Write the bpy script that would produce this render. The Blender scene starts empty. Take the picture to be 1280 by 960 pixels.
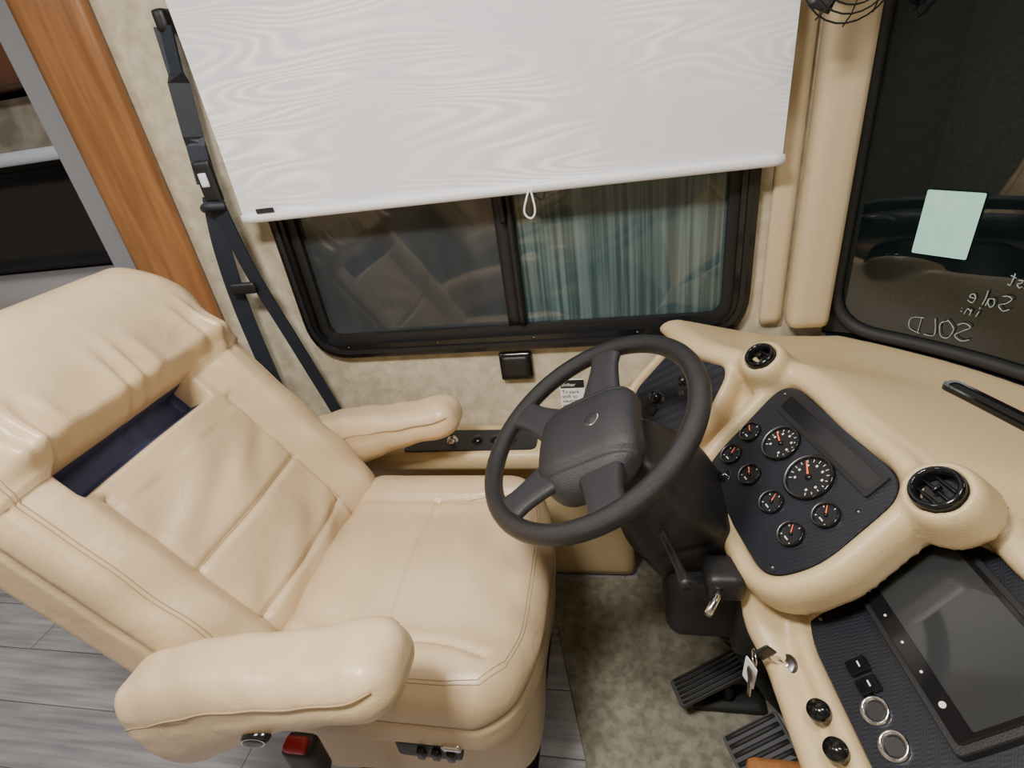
import bpy, math, random
import numpy as np
from mathutils import Matrix, Vector
random.seed(4)
COL=bpy.context.scene.collection
# ------------------------------------------------------------ materials
def mat(name,color,rough=.5,metal=0.,bump=0.,bscale=200.,var=0.,vscale=8.,coat=0.,emit=None,estr=0.,spec=.5,color2=None,detail=3,ior=1.5):
    m=bpy.data.materials.new(name); m.use_nodes=True
    nt=m.node_tree; b=nt.nodes['Principled BSDF']
    b.inputs['Base Color'].default_value=(*color,1); b.inputs['Roughness'].default_value=rough
    b.inputs['Metallic'].default_value=metal; b.inputs['Coat Weight'].default_value=coat; b.inputs['IOR'].default_value=ior
    b.inputs['Specular IOR Level'].default_value=spec
    if emit: b.inputs['Emission Color'].default_value=(*emit,1); b.inputs['Emission Strength'].default_value=estr
    tc=nt.nodes.new('ShaderNodeTexCoord')
    if var>0 or color2:
        n=nt.nodes.new('ShaderNodeTexNoise'); n.inputs['Scale'].default_value=vscale; n.inputs['Detail'].default_value=detail
        nt.links.new(tc.outputs['Object'],n.inputs['Vector'])
        r=nt.nodes.new('ShaderNodeValToRGB'); r.color_ramp.elements[0].position=.35; r.color_ramp.elements[1].position=.65
        c2=color2 or tuple(c*(1-var) for c in color)
        r.color_ramp.elements[0].color=(*c2,1); r.color_ramp.elements[1].color=(*color,1)
        nt.links.new(n.outputs['Fac'],r.inputs['Fac']); nt.links.new(r.outputs['Color'],b.inputs['Base Color'])
    if bump>0:
        n2=nt.nodes.new('ShaderNodeTexNoise'); n2.inputs['Scale'].default_value=bscale; n2.inputs['Detail'].default_value=4
        nt.links.new(tc.outputs['Object'],n2.inputs['Vector'])
        bp=nt.nodes.new('ShaderNodeBump'); bp.inputs['Strength'].default_value=bump; bp.inputs['Distance'].default_value=.002
        nt.links.new(n2.outputs['Fac'],bp.inputs['Height']); nt.links.new(bp.outputs['Normal'],b.inputs['Normal'])
    return m
M={}
def tree(m): return m.node_tree,m.node_tree.nodes['Principled BSDF'],m.node_tree.nodes.new('ShaderNodeTexCoord')
m=mat('tan_leather',(.66,.50,.305),.33,var=.14,vscale=6); nt,b,tc=tree(m)
n1=nt.nodes.new('ShaderNodeTexNoise'); n1.inputs['Scale'].default_value=13; n1.inputs['Detail'].default_value=3; n1.inputs['Distortion'].default_value=.9
n2=nt.nodes.new('ShaderNodeTexVoronoi'); n2.inputs['Scale'].default_value=230; n2.feature='DISTANCE_TO_EDGE'
b1=nt.nodes.new('ShaderNodeBump'); b1.inputs['Strength'].default_value=.35; b1.inputs['Distance'].default_value=.008
b2=nt.nodes.new('ShaderNodeBump'); b2.inputs['Strength'].default_value=.22; b2.inputs['Distance'].default_value=.0015
nt.links.new(tc.outputs['Object'],n1.inputs['Vector']); nt.links.new(tc.outputs['Object'],n2.inputs['Vector'])
nt.links.new(n1.outputs['Fac'],b1.inputs['Height']); nt.links.new(n2.outputs['Distance'],b2.inputs['Height'])
nt.links.new(b1.outputs['Normal'],b2.inputs['Normal']); nt.links.new(b2.outputs['Normal'],b.inputs['Normal'])
M['leather']=m
M['seam']=mat('seam_thread',(.38,.27,.15),.7)
M['dash']=mat('dash_beige_vinyl',(.62,.475,.265),.38,bump=.3,bscale=350)
M['wall']=mat('wallpaper_beige',(.60,.53,.39),.75,bump=.15,bscale=60,color2=(.46,.40,.285),vscale=38,detail=10)
M['trimbeige']=mat('trim_beige',(.58,.47,.30),.33,bump=.1,bscale=200)
M['navy']=mat('navy_backing',(.05,.055,.12),.6)
M['black']=mat('black_plastic',(.012,.012,.013),.45,bump=.2,bscale=500)
M['blackgloss']=mat('black_gloss',(.008,.008,.009),.12)
M['rubber']=mat('black_rubber',(.015,.015,.015),.65)
M['wheel']=mat('wheel_grip',(.014,.014,.015),.27,bump=.8,bscale=800)
M['hub']=mat('wheel_hub_plastic',(.026,.026,.029),.42,bump=.6,bscale=600)
M['chrome']=mat('chrome',(.7,.7,.7),.18,metal=1)
M['darkmetal']=mat('dark_metal',(.15,.15,.15),.35,metal=1)
M['belt']=mat('belt_webbing',(.014,.02,.03),.45,bump=.5,bscale=700)
M['white']=mat('white_print',(.8,.8,.8),.5)
M['orange']=mat('needle_orange',(.9,.12,.02),.5,emit=(1,.15,.03),estr=.8)
M['redlamp']=mat('red_lamp',(.8,.02,.01),.4,emit=(1,.05,.02),estr=3)
M['red']=mat('red_button',(.40,.01,.02),.4)
M['olabel']=mat('orange_label',(.8,.22,.03),.5)
M['lcd']=mat('lcd_strip',(.012,.012,.014),.2)
M['teal']=mat('teal_card',(.42,.80,.70),.7,color2=(.49,.87,.77),vscale=60)
M['carpet']=mat('carpet_greenish_grey',(.30,.285,.215),.95,bump=1.,bscale=320,color2=(.17,.16,.12),vscale=45,detail=12)
M['grey']=mat('grey_fabric',(.20,.20,.21),.85,bump=.5,bscale=300)
M['ceil']=mat('ceiling_vinyl',(.66,.63,.57),.8)
M['stone']=mat('stone_tile',(.42,.38,.30),.7,color2=(.2,.17,.13),vscale=12,detail=6)
M['lightshelf']=mat('shelf_white',(.55,.60,.68),.5)
M['brownwood']=mat('brown_wood',(.14,.055,.03),.4)
M['screen']=mat('screen_glass',(.035,.037,.038),.06)
M['steelrib']=mat('pedal_rubber',(.09,.09,.095),.4,metal=.5)
M['ink']=mat('chalk_marker',(.32,.40,.37),.6)
M['headcab']=mat('cabinet_grey',(.35,.33,.33),.6)
m=mat('honey_wood',(.42,.17,.05),.3,coat=.3); nt,b,tc=tree(m)
mp=nt.nodes.new('ShaderNodeMapping'); mp.inputs['Scale'].default_value=(14,14,1.2)
nz=nt.nodes.new('ShaderNodeTexNoise'); nz.inputs['Scale'].default_value=3; nz.inputs['Detail'].default_value=8; nz.inputs['Distortion'].default_value=.6
rp=nt.nodes.new('ShaderNodeValToRGB'); rp.color_ramp.elements[0].color=(.20,.083,.028,1); rp.color_ramp.elements[1].color=(.35,.155,.055,1)
rp.color_ramp.elements[0].position=.3; rp.color_ramp.elements[1].position=.7
nt.links.new(tc.outputs['Object'],mp.inputs[0]); nt.links.new(mp.outputs[0],nz.inputs['Vector']); nt.links.new(nz.outputs['Fac'],rp.inputs[0]); nt.links.new(rp.outputs[0],b.inputs['Base Color'])
M['wood']=m
m=mat('moire_shade_fabric',(.80,.80,.84),.5); nt,b,tc=tree(m)
mp=nt.nodes.new('ShaderNodeMapping'); mp.inputs['Scale'].default_value=(1.7,1,13)
n1=nt.nodes.new('ShaderNodeTexNoise'); n1.inputs['Scale'].default_value=1.1; n1.inputs['Detail'].default_value=.5
mm=nt.nodes.new('ShaderNodeMath'); mm.operation='MULTIPLY'; mm.inputs[1].default_value=20
fr=nt.nodes.new('ShaderNodeMath'); fr.operation='PINGPONG'; fr.inputs[1].default_value=.5
rp=nt.nodes.new('ShaderNodeValToRGB'); rp.color_ramp.elements[0].color=(1,1,1,1); rp.color_ramp.elements[1].color=(0,0,0,1)
rp.color_ramp.elements[0].position=.02; rp.color_ramp.elements[1].position=.36
n3=nt.nodes.new('ShaderNodeTexNoise'); n3.inputs['Scale'].default_value=2.6; n3.inputs['Detail'].default_value=1
r3=nt.nodes.new('ShaderNodeValToRGB'); r3.color_ramp.elements[0].position=.42; r3.color_ramp.elements[1].position=.60
r3.color_ramp.elements[0].color=(.08,.08,.08,1)
ml=nt.nodes.new('ShaderNodeMath'); ml.operation='MULTIPLY'
mx=nt.nodes.new('ShaderNodeMix'); mx.data_type='RGBA'; mx.inputs[6].default_value=(.74,.745,.79,1); mx.inputs[7].default_value=(1,1,1,1)
nt.links.new(tc.outputs['Object'],mp.inputs[0]); nt.links.new(mp.outputs[0],n1.inputs['Vector']); nt.links.new(n1.outputs['Fac'],mm.inputs[0]); nt.links.new(mm.outputs[0],fr.inputs[0]); nt.links.new(fr.outputs[0],rp.inputs[0])
nt.links.new(tc.outputs['Object'],n3.inputs['Vector']); nt.links.new(n3.outputs['Fac'],r3.inputs[0]); nt.links.new(rp.outputs[0],ml.inputs[0]); nt.links.new(r3.outputs[0],ml.inputs[1]); nt.links.new(ml.outputs[0],mx.inputs[0]); nt.links.new(mx.outputs[2],b.inputs['Base Color'])
M['shade']=m
M['shadebar']=mat('shade_bar_white',(.80,.80,.83),.4)
m=mat('grey_vinyl_plank',(.35,.34,.34),.45); nt,b,tc=tree(m)
br=nt.nodes.new('ShaderNodeTexBrick'); br.inputs['Scale'].default_value=1; br.inputs['Brick Width'].default_value=.9; br.inputs['Row Height'].default_value=.15
br.inputs['Mortar Size'].default_value=.0015; br.inputs['Color1'].default_value=(.32,.31,.32,1); br.inputs['Color2'].default_value=(.44,.43,.44,1); br.inputs['Mortar'].default_value=(.12,.12,.12,1)
mp=nt.nodes.new('ShaderNodeMapping'); mp.inputs['Scale'].default_value=(2.,28,1)
nz=nt.nodes.new('ShaderNodeTexNoise'); nz.inputs['Scale'].default_value=2; nz.inputs['Detail'].default_value=8
mx=nt.nodes.new('ShaderNodeMix'); mx.data_type='RGBA'; mx.blend_type='MULTIPLY'; mx.inputs[0].default_value=.75
rp=nt.nodes.new('ShaderNodeValToRGB'); rp.color_ramp.elements[0].color=(.5,.5,.52,1); rp.color_ramp.elements[0].position=.35; rp.color_ramp.elements[1].position=.65
nt.links.new(tc.outputs['Object'],br.inputs['Vector']); nt.links.new(tc.outputs['Object'],mp.inputs[0]); nt.links.new(mp.outputs[0],nz.inputs['Vector']); nt.links.new(nz.outputs['Fac'],rp.inputs[0])
nt.links.new(br.outputs['Color'],mx.inputs[6]); nt.links.new(rp.outputs[0],mx.inputs[7]); nt.links.new(mx.outputs[2],b.inputs['Base Color'])
M['plank']=m
def streak_glass(name,c1,c2,sx,rough,zs=1.2,spec=.5,ior=1.5):
    m=mat(name,c1,rough,spec=spec,ior=ior); nt,b,tc=tree(m)
    mp=nt.nodes.new('ShaderNodeMapping'); mp.inputs['Scale'].default_value=(sx,1,zs)
    nz=nt.nodes.new('ShaderNodeTexNoise'); nz.inputs['Scale'].default_value=2.2; nz.inputs['Detail'].default_value=6
    rp=nt.nodes.new('ShaderNodeValToRGB'); rp.color_ramp.elements[0].position=.40; rp.color_ramp.elements[1].position=.64
    rp.color_ramp.elements[0].color=(*c1,1); rp.color_ramp.elements[1].color=(*c2,1)
    nt.links.new(tc.outputs['Object'],mp.inputs[0]); nt.links.new(mp.outputs[0],nz.inputs['Vector']); nt.links.new(nz.outputs['Fac'],rp.inputs[0]); nt.links.new(rp.outputs[0],b.inputs['Base Color'])
    return m
M['glassL']=streak_glass('window_screen_glass',(.033,.039,.043),(.046,.053,.058),5,.05,ior=1.6)
M['glassR']=streak_glass('window_teal_glass',(.042,.070,.072),(.115,.168,.168),42,.03,.7,ior=1.65)
M['windshield']=mat('windshield_glass',(.004,.008,.009),.015,ior=1.75)
m=mat('carbon_panel',(.012,.013,.022),.38); nt,b,tc=tree(m)
ck=nt.nodes.new('ShaderNodeTexChecker'); ck.inputs['Scale'].default_value=420; ck.inputs['Color1'].default_value=(.007,.008,.012,1); ck.inputs['Color2'].default_value=(.022,.024,.033,1)
nt.links.new(tc.outputs['Object'],ck.inputs['Vector']); nt.links.new(ck.outputs['Color'],b.inputs['Base Color'])
M['carbon']=m

# ------------------------------------------------------------ helpers
def root(name,loc=(0,0,0),parent=None):
    e=bpy.data.objects.new(name,None); e.location=loc; e.empty_display_size=.05; COL.objects.link(e)
    if parent: e.parent=parent; e.matrix_parent_inverse=Matrix.Translation(-Vector(parent.location))
    return e
def addmesh(name,v,f,m,parent=None,smooth=True,M4=None):
    v=np.asarray(v,float)
    if M4 is not None:
        A=np.array(M4); v=v@A[:3,:3].T+A[:3,3]
    me=bpy.data.meshes.new(name); me.from_pydata([tuple(p) for p in v],[],[tuple(int(i) for i in q) for q in f]); me.update()
    if isinstance(m,(list,tuple)):
        for k in m: me.materials.append(M[k])
    else: me.materials.append(M[m])
    if smooth: me.polygons.foreach_set('use_smooth',[True]*len(me.polygons))
    o=bpy.data.objects.new(name,me); COL.objects.link(o)
    if parent: o.parent=parent; o.matrix_parent_inverse=Matrix.Translation(-Vector(parent.location))
    return o
def frame(o,ex,ey):
    ex=Vector(ex).normalized(); ey=Vector(ey); ey=(ey-ex*ey.dot(ex)).normalized(); n=ex.cross(ey)
    return Matrix(((ex.x,ey.x,n.x,o[0]),(ex.y,ey.y,n.y,o[1]),(ex.z,ey.z,n.z,o[2]),(0,0,0,1)))
T=Matrix.Translation
def ss(x,a,b):
    t=np.clip((x-a)/(b-a),0,1); return t*t*(3-2*t)
def g(d,w): return np.exp(-(d/w)**2)
def rmap(V,size,r,deform=None):
    V=np.asarray(V,float); h=np.array(size,float)/2
    rr=np.minimum(r,h-1e-4) if np.isscalar(r) else np.array(r)
    q=np.clip(V,-(h-rr),h-rr); d=(V-q)/rr; L=np.linalg.norm(d,axis=1,keepdims=True)
    V=q+d/np.maximum(L,1e-9)*rr
    return deform(V.copy()) if deform is not None else V
def softbox(size,r,step=.012,deform=None):
    s=np.array(size,float); h=s/2; n=np.maximum(2,np.ceil(s/step).astype(int)); V=[];F=[];off=0
    for ax in range(3):
        u,w=(ax+1)%3,(ax+2)%3
        gu=np.linspace(-h[u],h[u],n[u]+1); gw=np.linspace(-h[w],h[w],n[w]+1)
        U,W=np.meshgrid(gu,gw,indexing='ij')
        for sg in (-1,1):
            P=np.zeros((U.size,3)); P[:,u]=U.ravel(); P[:,w]=W.ravel(); P[:,ax]=sg*h[ax]
            i=np.arange(U.size).reshape(U.shape)+off
            a,b_,c,d=i[:-1,:-1].ravel(),i[1:,:-1].ravel(),i[1:,1:].ravel(),i[:-1,1:].ravel()
            F.append(np.stack([a,b_,c,d] if sg>0 else [d,c,b_,a],1)); V.append(P); off+=U.size
    V=np.concatenate(V);F=np.concatenate(F)
    _,idx,inv=np.unique(np.round(V,6),axis=0,return_index=True,return_inverse=True)
    V=V[idx];F=np.asarray(inv).ravel()[F]
    return rmap(V,size,r,deform),F
def sbox(name,size,r,m,M4,parent=None,step=.012,deform=None):
    v,f=softbox(size,r,step,deform); return addmesh(name,v,f,m,parent,True,M4)
def tube(pts,r,seg=10,cyclic=False):
    P=[Vector(p) for p in pts]; n=len(P); V=[];F=[]
    tang=[]
    for i in range(n):
        if cyclic: t=P[(i+1)%n]-P[i-1]
        else: t=P[min(i+1,n-1)]-P[max(i-1,0)]
        tang.append(t.normalized())
    up=Vector((0,0,1)) if abs(tang[0].z)<.9 else Vector((1,0,0))
    nrm=(up-tang[0]*up.dot(tang[0])).normalized()
    for i in range(n):
        nrm=(nrm-tang[i]*nrm.dot(tang[i])).normalized(); bn=tang[i].cross(nrm)
        ri=r[i] if hasattr(r,'__len__') else r
        for k in range(seg):
            a=2*math.pi*k/seg; V.append(P[i]+(nrm*math.cos(a)+bn*math.sin(a))*ri)
    for i in range(n if cyclic else n-1):
        for k in range(seg):
            j=(i+1)%n; F.append((i*seg+k,i*seg+(k+1)%seg,j*seg+(k+1)%seg,j*seg+k))
    if not cyclic:
        F.append(tuple(reversed(range(seg)))); F.append(tuple((n-1)*seg+k for k in range(seg)))
    return [tuple(v) for v in V],F
def addtube(name,pts,r,m,parent=None,seg=10,cyclic=False,M4=None):
    v,f=tube(pts,r,seg,cyclic); return addmesh(name,v,f,m,parent,True,M4)
def seamline(name,pre,size,r,deform,M4,parent,rad=.0013,cyclic=False):
    P=[]; pre=[np.array(p,float) for p in pre]; n=len(pre)
    for i in range(n if cyclic else n-1):
        a,b_=pre[i],pre[(i+1)%n]; k=max(1,int(np.linalg.norm(b_-a)/.012))
        for j in range(k): P.append(a+(b_-a)*j/k)
    if not cyclic: P.append(pre[-1])
    Q=rmap(np.array(P),size,r,deform); return addtube(name,[tuple(q) for q in Q],rad,'seam',parent,6,cyclic,M4)
def spl(pts,n=8,cyclic=False):
    P=[np.array(p,float) for p in pts]; N=len(P); out=[]
    rng=range(N) if cyclic else range(N-1)
    for i in rng:
        if cyclic: p0,p1,p2,p3=P[i-1],P[i],P[(i+1)%N],P[(i+2)%N]
        else: p0,p1,p2,p3=P[max(i-1,0)],P[i],P[i+1],P[min(i+2,N-1)]
        for k in range(n):
            t=k/n; out.append(.5*((2*p1)+(-p0+p2)*t+(2*p0-5*p1+4*p2-p3)*t*t+(-p0+3*p1-3*p2+p3)*t**3))
    if not cyclic: out.append(P[-1])
    return out
def rpoly(c,r,seg=6):
    out=[];n=len(c)
    for i in range(n):
        p=Vector((*c[i],0)); a=(Vector((*c[i-1],0))-p); b_=(Vector((*c[(i+1)%n],0))-p)
        ri=min(r,a.length*.48,b_.length*.48); s=p+a.normalized()*ri; e=p+b_.normalized()*ri
        for k in range(seg+1):
            t=k/seg; q=s*(1-t)**2+p*2*t*(1-t)+e*t*t; out.append((q.x,q.y))
    return out
def plate(name,outl,t,m,M4,parent=None,z0=0.,bev=.0015):
    n=len(outl); c=np.mean(np.array(outl),0); V=[];F=[]
    def ringz(z,ins):
        for p in outl:
            d=np.array(p)-c; L=np.linalg.norm(d); q=c+d*(1-ins/max(L,1e-6)); V.append((q[0],q[1],z))
    ringz(z0,0);ringz(z0+t-bev,0);ringz(z0+t,bev)
    for l in range(2):
        for i in range(n): F.append((l*n+i,l*n+(i+1)%n,(l+1)*n+(i+1)%n,(l+1)*n+i))
    F.append(tuple(2*n+i for i in range(n))); F.append(tuple(reversed(range(n))))
    return addmesh(name,V,F,m,parent,False,M4)
def circ(r,n=32,cx=0,cy=0): return [(cx+r*math.cos(2*math.pi*i/n),cy+r*math.sin(2*math.pi*i/n)) for i in range(n)]
def lathev(prof,M4,seg=28,closed=False):
    V=[];F=[];n=len(prof)
    for k in range(seg):
        a=2*math.pi*k/seg
        for r,z in prof: V.append(tuple(M4@Vector((r*math.cos(a),r*math.sin(a),z))))
    for k in range(seg):
        j=(k+1)%seg
        for i in range(n if closed else n-1): i2=(i+1)%n; F.append((k*n+i,j*n+i,j*n+i2,k*n+i2))
    return V,F
def lathe(name,prof,m,M4,parent=None,seg=32):
    v,f=lathev(prof,M4,seg); return addmesh(name,v,f,m,parent,True)
def ringplate(name,o,i,t,m,M4,parent=None,z0=0):
    n=len(o); V=[(*p,z0) for p in o]+[(*p,z0+t) for p in o]+[(*p,z0+t) for p in i]+[(*p,z0) for p in i]; F=[]
    for l in range(4):
        for k in range(n): F.append((l*n+k,l*n+(k+1)%n,((l+1)%4)*n+(k+1)%n,((l+1)%4)*n+k))
    return addmesh(name,V,F,m,parent,False,M4)
def box(name,a,b,m,parent=None,bev=0.):
    a=np.array(a,float);b=np.array(b,float); c=(a+b)/2;s=b-a
    if bev>0: return sbox(name,s,bev,m,T(c),parent,step=max(.01,max(s)/24))
    V=[(x,y,z) for x in (a[0],b[0]) for y in (a[1],b[1]) for z in (a[2],b[2])]
    F=[(0,1,3,2),(4,6,7,5),(0,4,5,1),(2,3,7,6),(0,2,6,4),(1,5,7,3)]
    return addmesh(name,V,F,m,parent,False)
def ribbon(name,pts,wdir,w,t,m,parent=None):
    P=[Vector(p) for p in pts]; n=len(P);V=[];F=[]
    for i in range(n):
        tg=(P[min(i+1,n-1)]-P[max(i-1,0)]).normalized(); wd=Vector(wdir[i] if isinstance(wdir,list) else wdir); wd=(wd-tg*wd.dot(tg)).normalized(); nn=tg.cross(wd)
        for a,b_ in ((-1,-1),(1,-1),(1,1),(-1,1)): V.append(P[i]+wd*a*w/2+nn*b_*t/2)
    for i in range(n-1):
        for k in range(4): F.append((i*4+k,i*4+(k+1)%4,(i+1)*4+(k+1)%4,(i+1)*4+k))
    F+= [(3,2,1,0),((n-1)*4,(n-1)*4+1,(n-1)*4+2,(n-1)*4+3)]
    return addmesh(name,V,F,m,parent,False)

# ------------------------------------------------------------ camera
p,rl,yw=math.radians(29),math.radians(-8.5),math.radians(-13)
fwd=Vector((math.sin(yw)*math.cos(p),math.cos(yw)*math.cos(p),-math.sin(p)))
right=Vector((math.cos(yw),-math.sin(yw),0)); up=right.cross(fwd)
r_=right*math.cos(rl)+up*math.sin(rl); u_=-right*math.sin(rl)+up*math.cos(rl)
cam=bpy.data.objects.new('camera',bpy.data.cameras.new('camera')); COL.objects.link(cam)
cam.data.sensor_width=36; cam.data.lens=660/1280*36; cam.data.clip_start=.02
cam.matrix_world=Matrix(((r_.x,u_.x,-fwd.x,0),(r_.y,u_.y,-fwd.y,0),(r_.z,u_.z,-fwd.z,1.3),(0,0,0,1)))
bpy.context.scene.camera=cam

# ------------------------------------------------------------ room shell
WY=1.2
box('floor',(-3.2,-1.3,-.05),(1.3,2.0,0),'plank')
box('ceiling',(-3.2,-1.3,2.1),(1.3,2.0,2.15),'ceil')
wl=root('wall_left')
box('main',(-1.22,WY,0),(-.79,WY+.05,2.1),'wall',wl)
box('below_window',(-.79,WY,0),(.28,WY+.05,.76),'wall',wl)
box('above_window',(-.79,WY,1.45),(.28,WY+.05,2.1),'wall',wl)
box('front_part',(.28,WY,0),(.47,WY+.05,2.1),'wall',wl)
box('wall_right',(-3.2,-1.35,0),(1.3,-1.3,2.1),'wall')
box('wall_back',(-3.25,-1.3,0),(-3.2,2.0,2.1),'wall')
cp=[(-.232,1.09),(-.10,.60),(-.08,.3),(-.06,-.4),(.9,-.4),(.9,1.19),(.04,1.19),(.035,1.09)]
plate('carpet',cp,.008,'carpet',T((0,0,0.0005)))
box('wall_front',(.95,-1.3,0),(1.0,1.2,.66),'carpet')
sbox('trim_1',(.175,.03,2.08),.008,'wood',T((-1.132,WY-.016,1.05)),step=.02)
box('trim_2',(-1.31,WY+.0,0),(-1.221,WY+.55,2.09),'grey')
so=root('slideout_cabinet',(-2,1.7,0))
box('cabinet_body',(-3.1,1.5,0),(-1.33,1.98,.93),'headcab',so,.01)
box('tv_screen',(-3.1,1.62,.94),(-1.33,1.66,1.27),'blackgloss',so,.005)
box('tv_mount',(-3.1,1.66,.93),(-1.33,1.9,1.29),'black',so)
box('mantel_shelf',(-3.1,1.5,1.29),(-1.33,1.98,1.33),'lightshelf',so,.006)
box('stone_band',(-3.1,1.68,1.33),(-1.33,1.98,1.48),'stone',so)
box('wood_valance',(-3.1,1.55,1.5),(-1.33,1.98,1.72),'brownwood',so,.02)
box('upper_panel',(-3.1,1.7,1.73),(-1.33,1.98,2.09),'wall',so)
box('wall_slideout',(-3.2,1.985,0),(-1.2,2.03,2.1),'wall')

# ------------------------------------------------------------ side window
wn=root('window_1',(-.25,WY,1.05))
Mw=frame((0,WY,0),(1,0,0),(0,0,1))
fo=rpoly([(-.805,.727),(.295,.727),(.295,1.42),(-.805,1.42)],.11,8); fi=rpoly([(-.77,.765),(.26,.765),(.26,1.385),(-.77,1.385)],.06,8)
ringplate('frame',fo,fi,.020,'blackgloss',Mw,wn)
fo2=rpoly([(-.793,.740),(.282,.740),(.282,1.408),(-.793,1.408)],.10,8); fi2=rpoly([(-.783,.750),(.272,.750),(.272,1.398),(-.783,1.398)],.09,8)
ringplate('frame_ridge',fo2,fi2,.026,'black',Mw,wn)
fi3=rpoly([(-.748,.787),(.240,.787),(.240,1.36),(-.748,1.36)],.035,8)
ringplate('inner_frame',fi,fi3,.018,'black',Mw,wn,z0=-.012)
plate('glass_fixed',[(-.76,.78),(-.245,.78),(-.245,1.37),(-.76,1.37)],.004,'glassL',Mw,wn,z0=-.014)
plate('glass_slider',[(-.25,.78),(.25,.78),(.25,1.37),(-.25,1.37)],.004,'glassR',Mw,wn,z0=-.02)
box('divider',(-.262,WY-.006,.785),(-.225,WY+.02,1.36),'black',wn,.003)
box('divider_lip',(-.232,WY-.012,.785),(-.218,WY+.02,1.36),'black',wn,.003)
box('latch',(-.245,WY-.022,1.04),(-.232,WY-.006,1.12),'blackgloss',wn,.003)
for i,x in enumerate((-.7,-.45,-.2,.05,.2)):
    lathe(f'screw_{i}',[(0,.0035),(.003,.003),(.0045,0)],'darkmetal',Mw@T((x,.757,.017)),wn,10)
sh=root('roller_shade',(-.25,1.13,1.5))
v=[];f=[];nx,nz=80,40
for i in range(nx+1):
    for k in range(nz+1):
        s=i/nx;t=k/nz; x=-.832+s*1.15; z=1.125+t*.93
        y=1.135+.003*math.sin(s*9+t*2)+ .004*math.sin(t*5+s*3); v.append((x,y,z))
for i in range(nx):
    for k in range(nz): a=i*(nz+1)+k; f.append((a,a+nz+1,a+nz+2,a+1))
addmesh('fabric',v,f,'shade',sh)
sbox('hem_bar',(1.16,.014,.022),.005,'shadebar',T((-.257,1.135,1.118)),sh,step=.02)
addtube('roller',[(-.84,1.14,2.06),(.33,1.14,2.06)],.025,'shadebar',sh,16)
addtube('pull_loop',spl([(-.165,1.126,1.115),(-.178,1.118,1.075),(-.165,1.116,1.06),(-.155,1.118,1.075),(-.161,1.126,1.115)],6),.0022,'white',sh,6)
plate('label',[(-.79,1.128),(-.745,1.128),(-.745,1.138),(-.79,1.138)],.001,'rubber',frame((0,1.127,0),(1,0,0),(0,0,1)),sh)
pl=root('trim_3',(.42,1.17,1.4))
sbox('pillar_cover',(.085,.06,1.34),.018,'trimbeige',T((.415,1.175,1.425)),pl,step=.02)
sbox('pillar_strip',(.045,.02,1.34),.006,'trimbeige',T((.345,1.195,1.425)),pl,step=.02)

# ------------------------------------------------------------ seat belt
sb=root('seat_belt',(-.9,1.16,1.1))
ribbon('upper_strap',spl([(-.872,1.165,1.50),(-.885,1.16,1.40),(-.898,1.155,1.28),(-.905,1.15,1.2)],6),[(1,-.3,0)]*6+[(1,.6,0)]*6+[(1,.2,0)]*7,.042,.004,'belt',sb)
ribbon('upper_strap_fold',spl([(-.885,1.172,1.50),(-.895,1.168,1.36),(-.90,1.16,1.2)],6),(1,.5,0),.03,.005,'belt',sb)
sbox('buckle_tongue',(.045,.014,.09),.006,'black',T((-.892,1.142,1.205)),sb,step=.008)
sbox('tongue_label',(.02,.004,.03),.0015,'white',T((-.895,1.134,1.21)),sb,step=.006)
ribbon('strap_a',spl([(-.905,1.15,1.17),(-.93,1.15,1.05),(-.945,1.155,.88),(-.94,1.16,.60)],6),(1,.2,0),.042,.004,'belt',sb)
ribbon('strap_b',spl([(-.89,1.14,1.17),(-.87,1.14,1.0),(-.83,1.15,.80),(-.77,1.16,.52)],6),(1,-.2,0),.042,.004,'belt',sb)
addtube('knot',spl([(-.925,1.14,1.15),(-.90,1.125,1.155),(-.87,1.14,1.15)],6),.011,'belt',sb)
sbox('guide_clip',(.07,.016,.03),.006,'black',T((-.905,1.138,.955)),sb,step=.008)
box('anchor_bolt',(-.89,1.16,1.49),(-.862,1.2,1.53),'black',sb,.006)

# ------------------------------------------------------------ side console
sc=root('side_console',(-.4,1.12,.45))
sbox('ledge',(.86,.15,.06),.018,'dash',T((-.40,1.12,.47)),sc,step=.02)
sbox('ledge_face',(.86,.10,.445),.02,'dash',T((-.40,1.145,.2265)),sc,step=.03)
Mc=frame((-.41,1.105,.5005),(1,0,0),(0,1,0))
plate('switch_plate',rpoly([(-.16,-.045),(.20,-.04),(.20,.045),(-.13,.05)],.02),.004,'carbon',Mc,sc)
for i,x in enumerate((-.03,.04,.09,.13)):
    lathe(f'toggle_base_{i}',[(0,.014),(.010,.014),(.015,.006),(.017,.003)],'blackgloss' if i else 'chrome',Mc@T((x,0,0)),sc,16)
addtube('toggle_lever',[(-.44,1.105,.51),(-.435,1.095,.545)],.005,'chrome',sc)
sbox('toggle_tip',(.018,.012,.018),.005,'chrome',T((-.434,1.095,.55)),sc,step=.005)
so2=root('socket_cover',(-.256,1.19,.67)); sbox('plate',(.085,.016,.078),.004,'blackgloss',T((-.256,1.191,.677)),so2,step=.01)
sbox('flap',(.068,.008,.06),.003,'black',T((-.256,1.182,.677)),so2,step=.01)
lb=root('shifter_label',(-.11,1.19,.58)); plate('card',rpoly([(-.150,.525),(-.085,.525),(-.085,.625),(-.150,.625)],.003),.002,'white',Mw,lb)
plate('card_header',[(-.149,.600),(-.086,.600),(-.086,.624),(-.149,.624)],.0015,'black',Mw,lb,z0=.0015)
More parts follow.
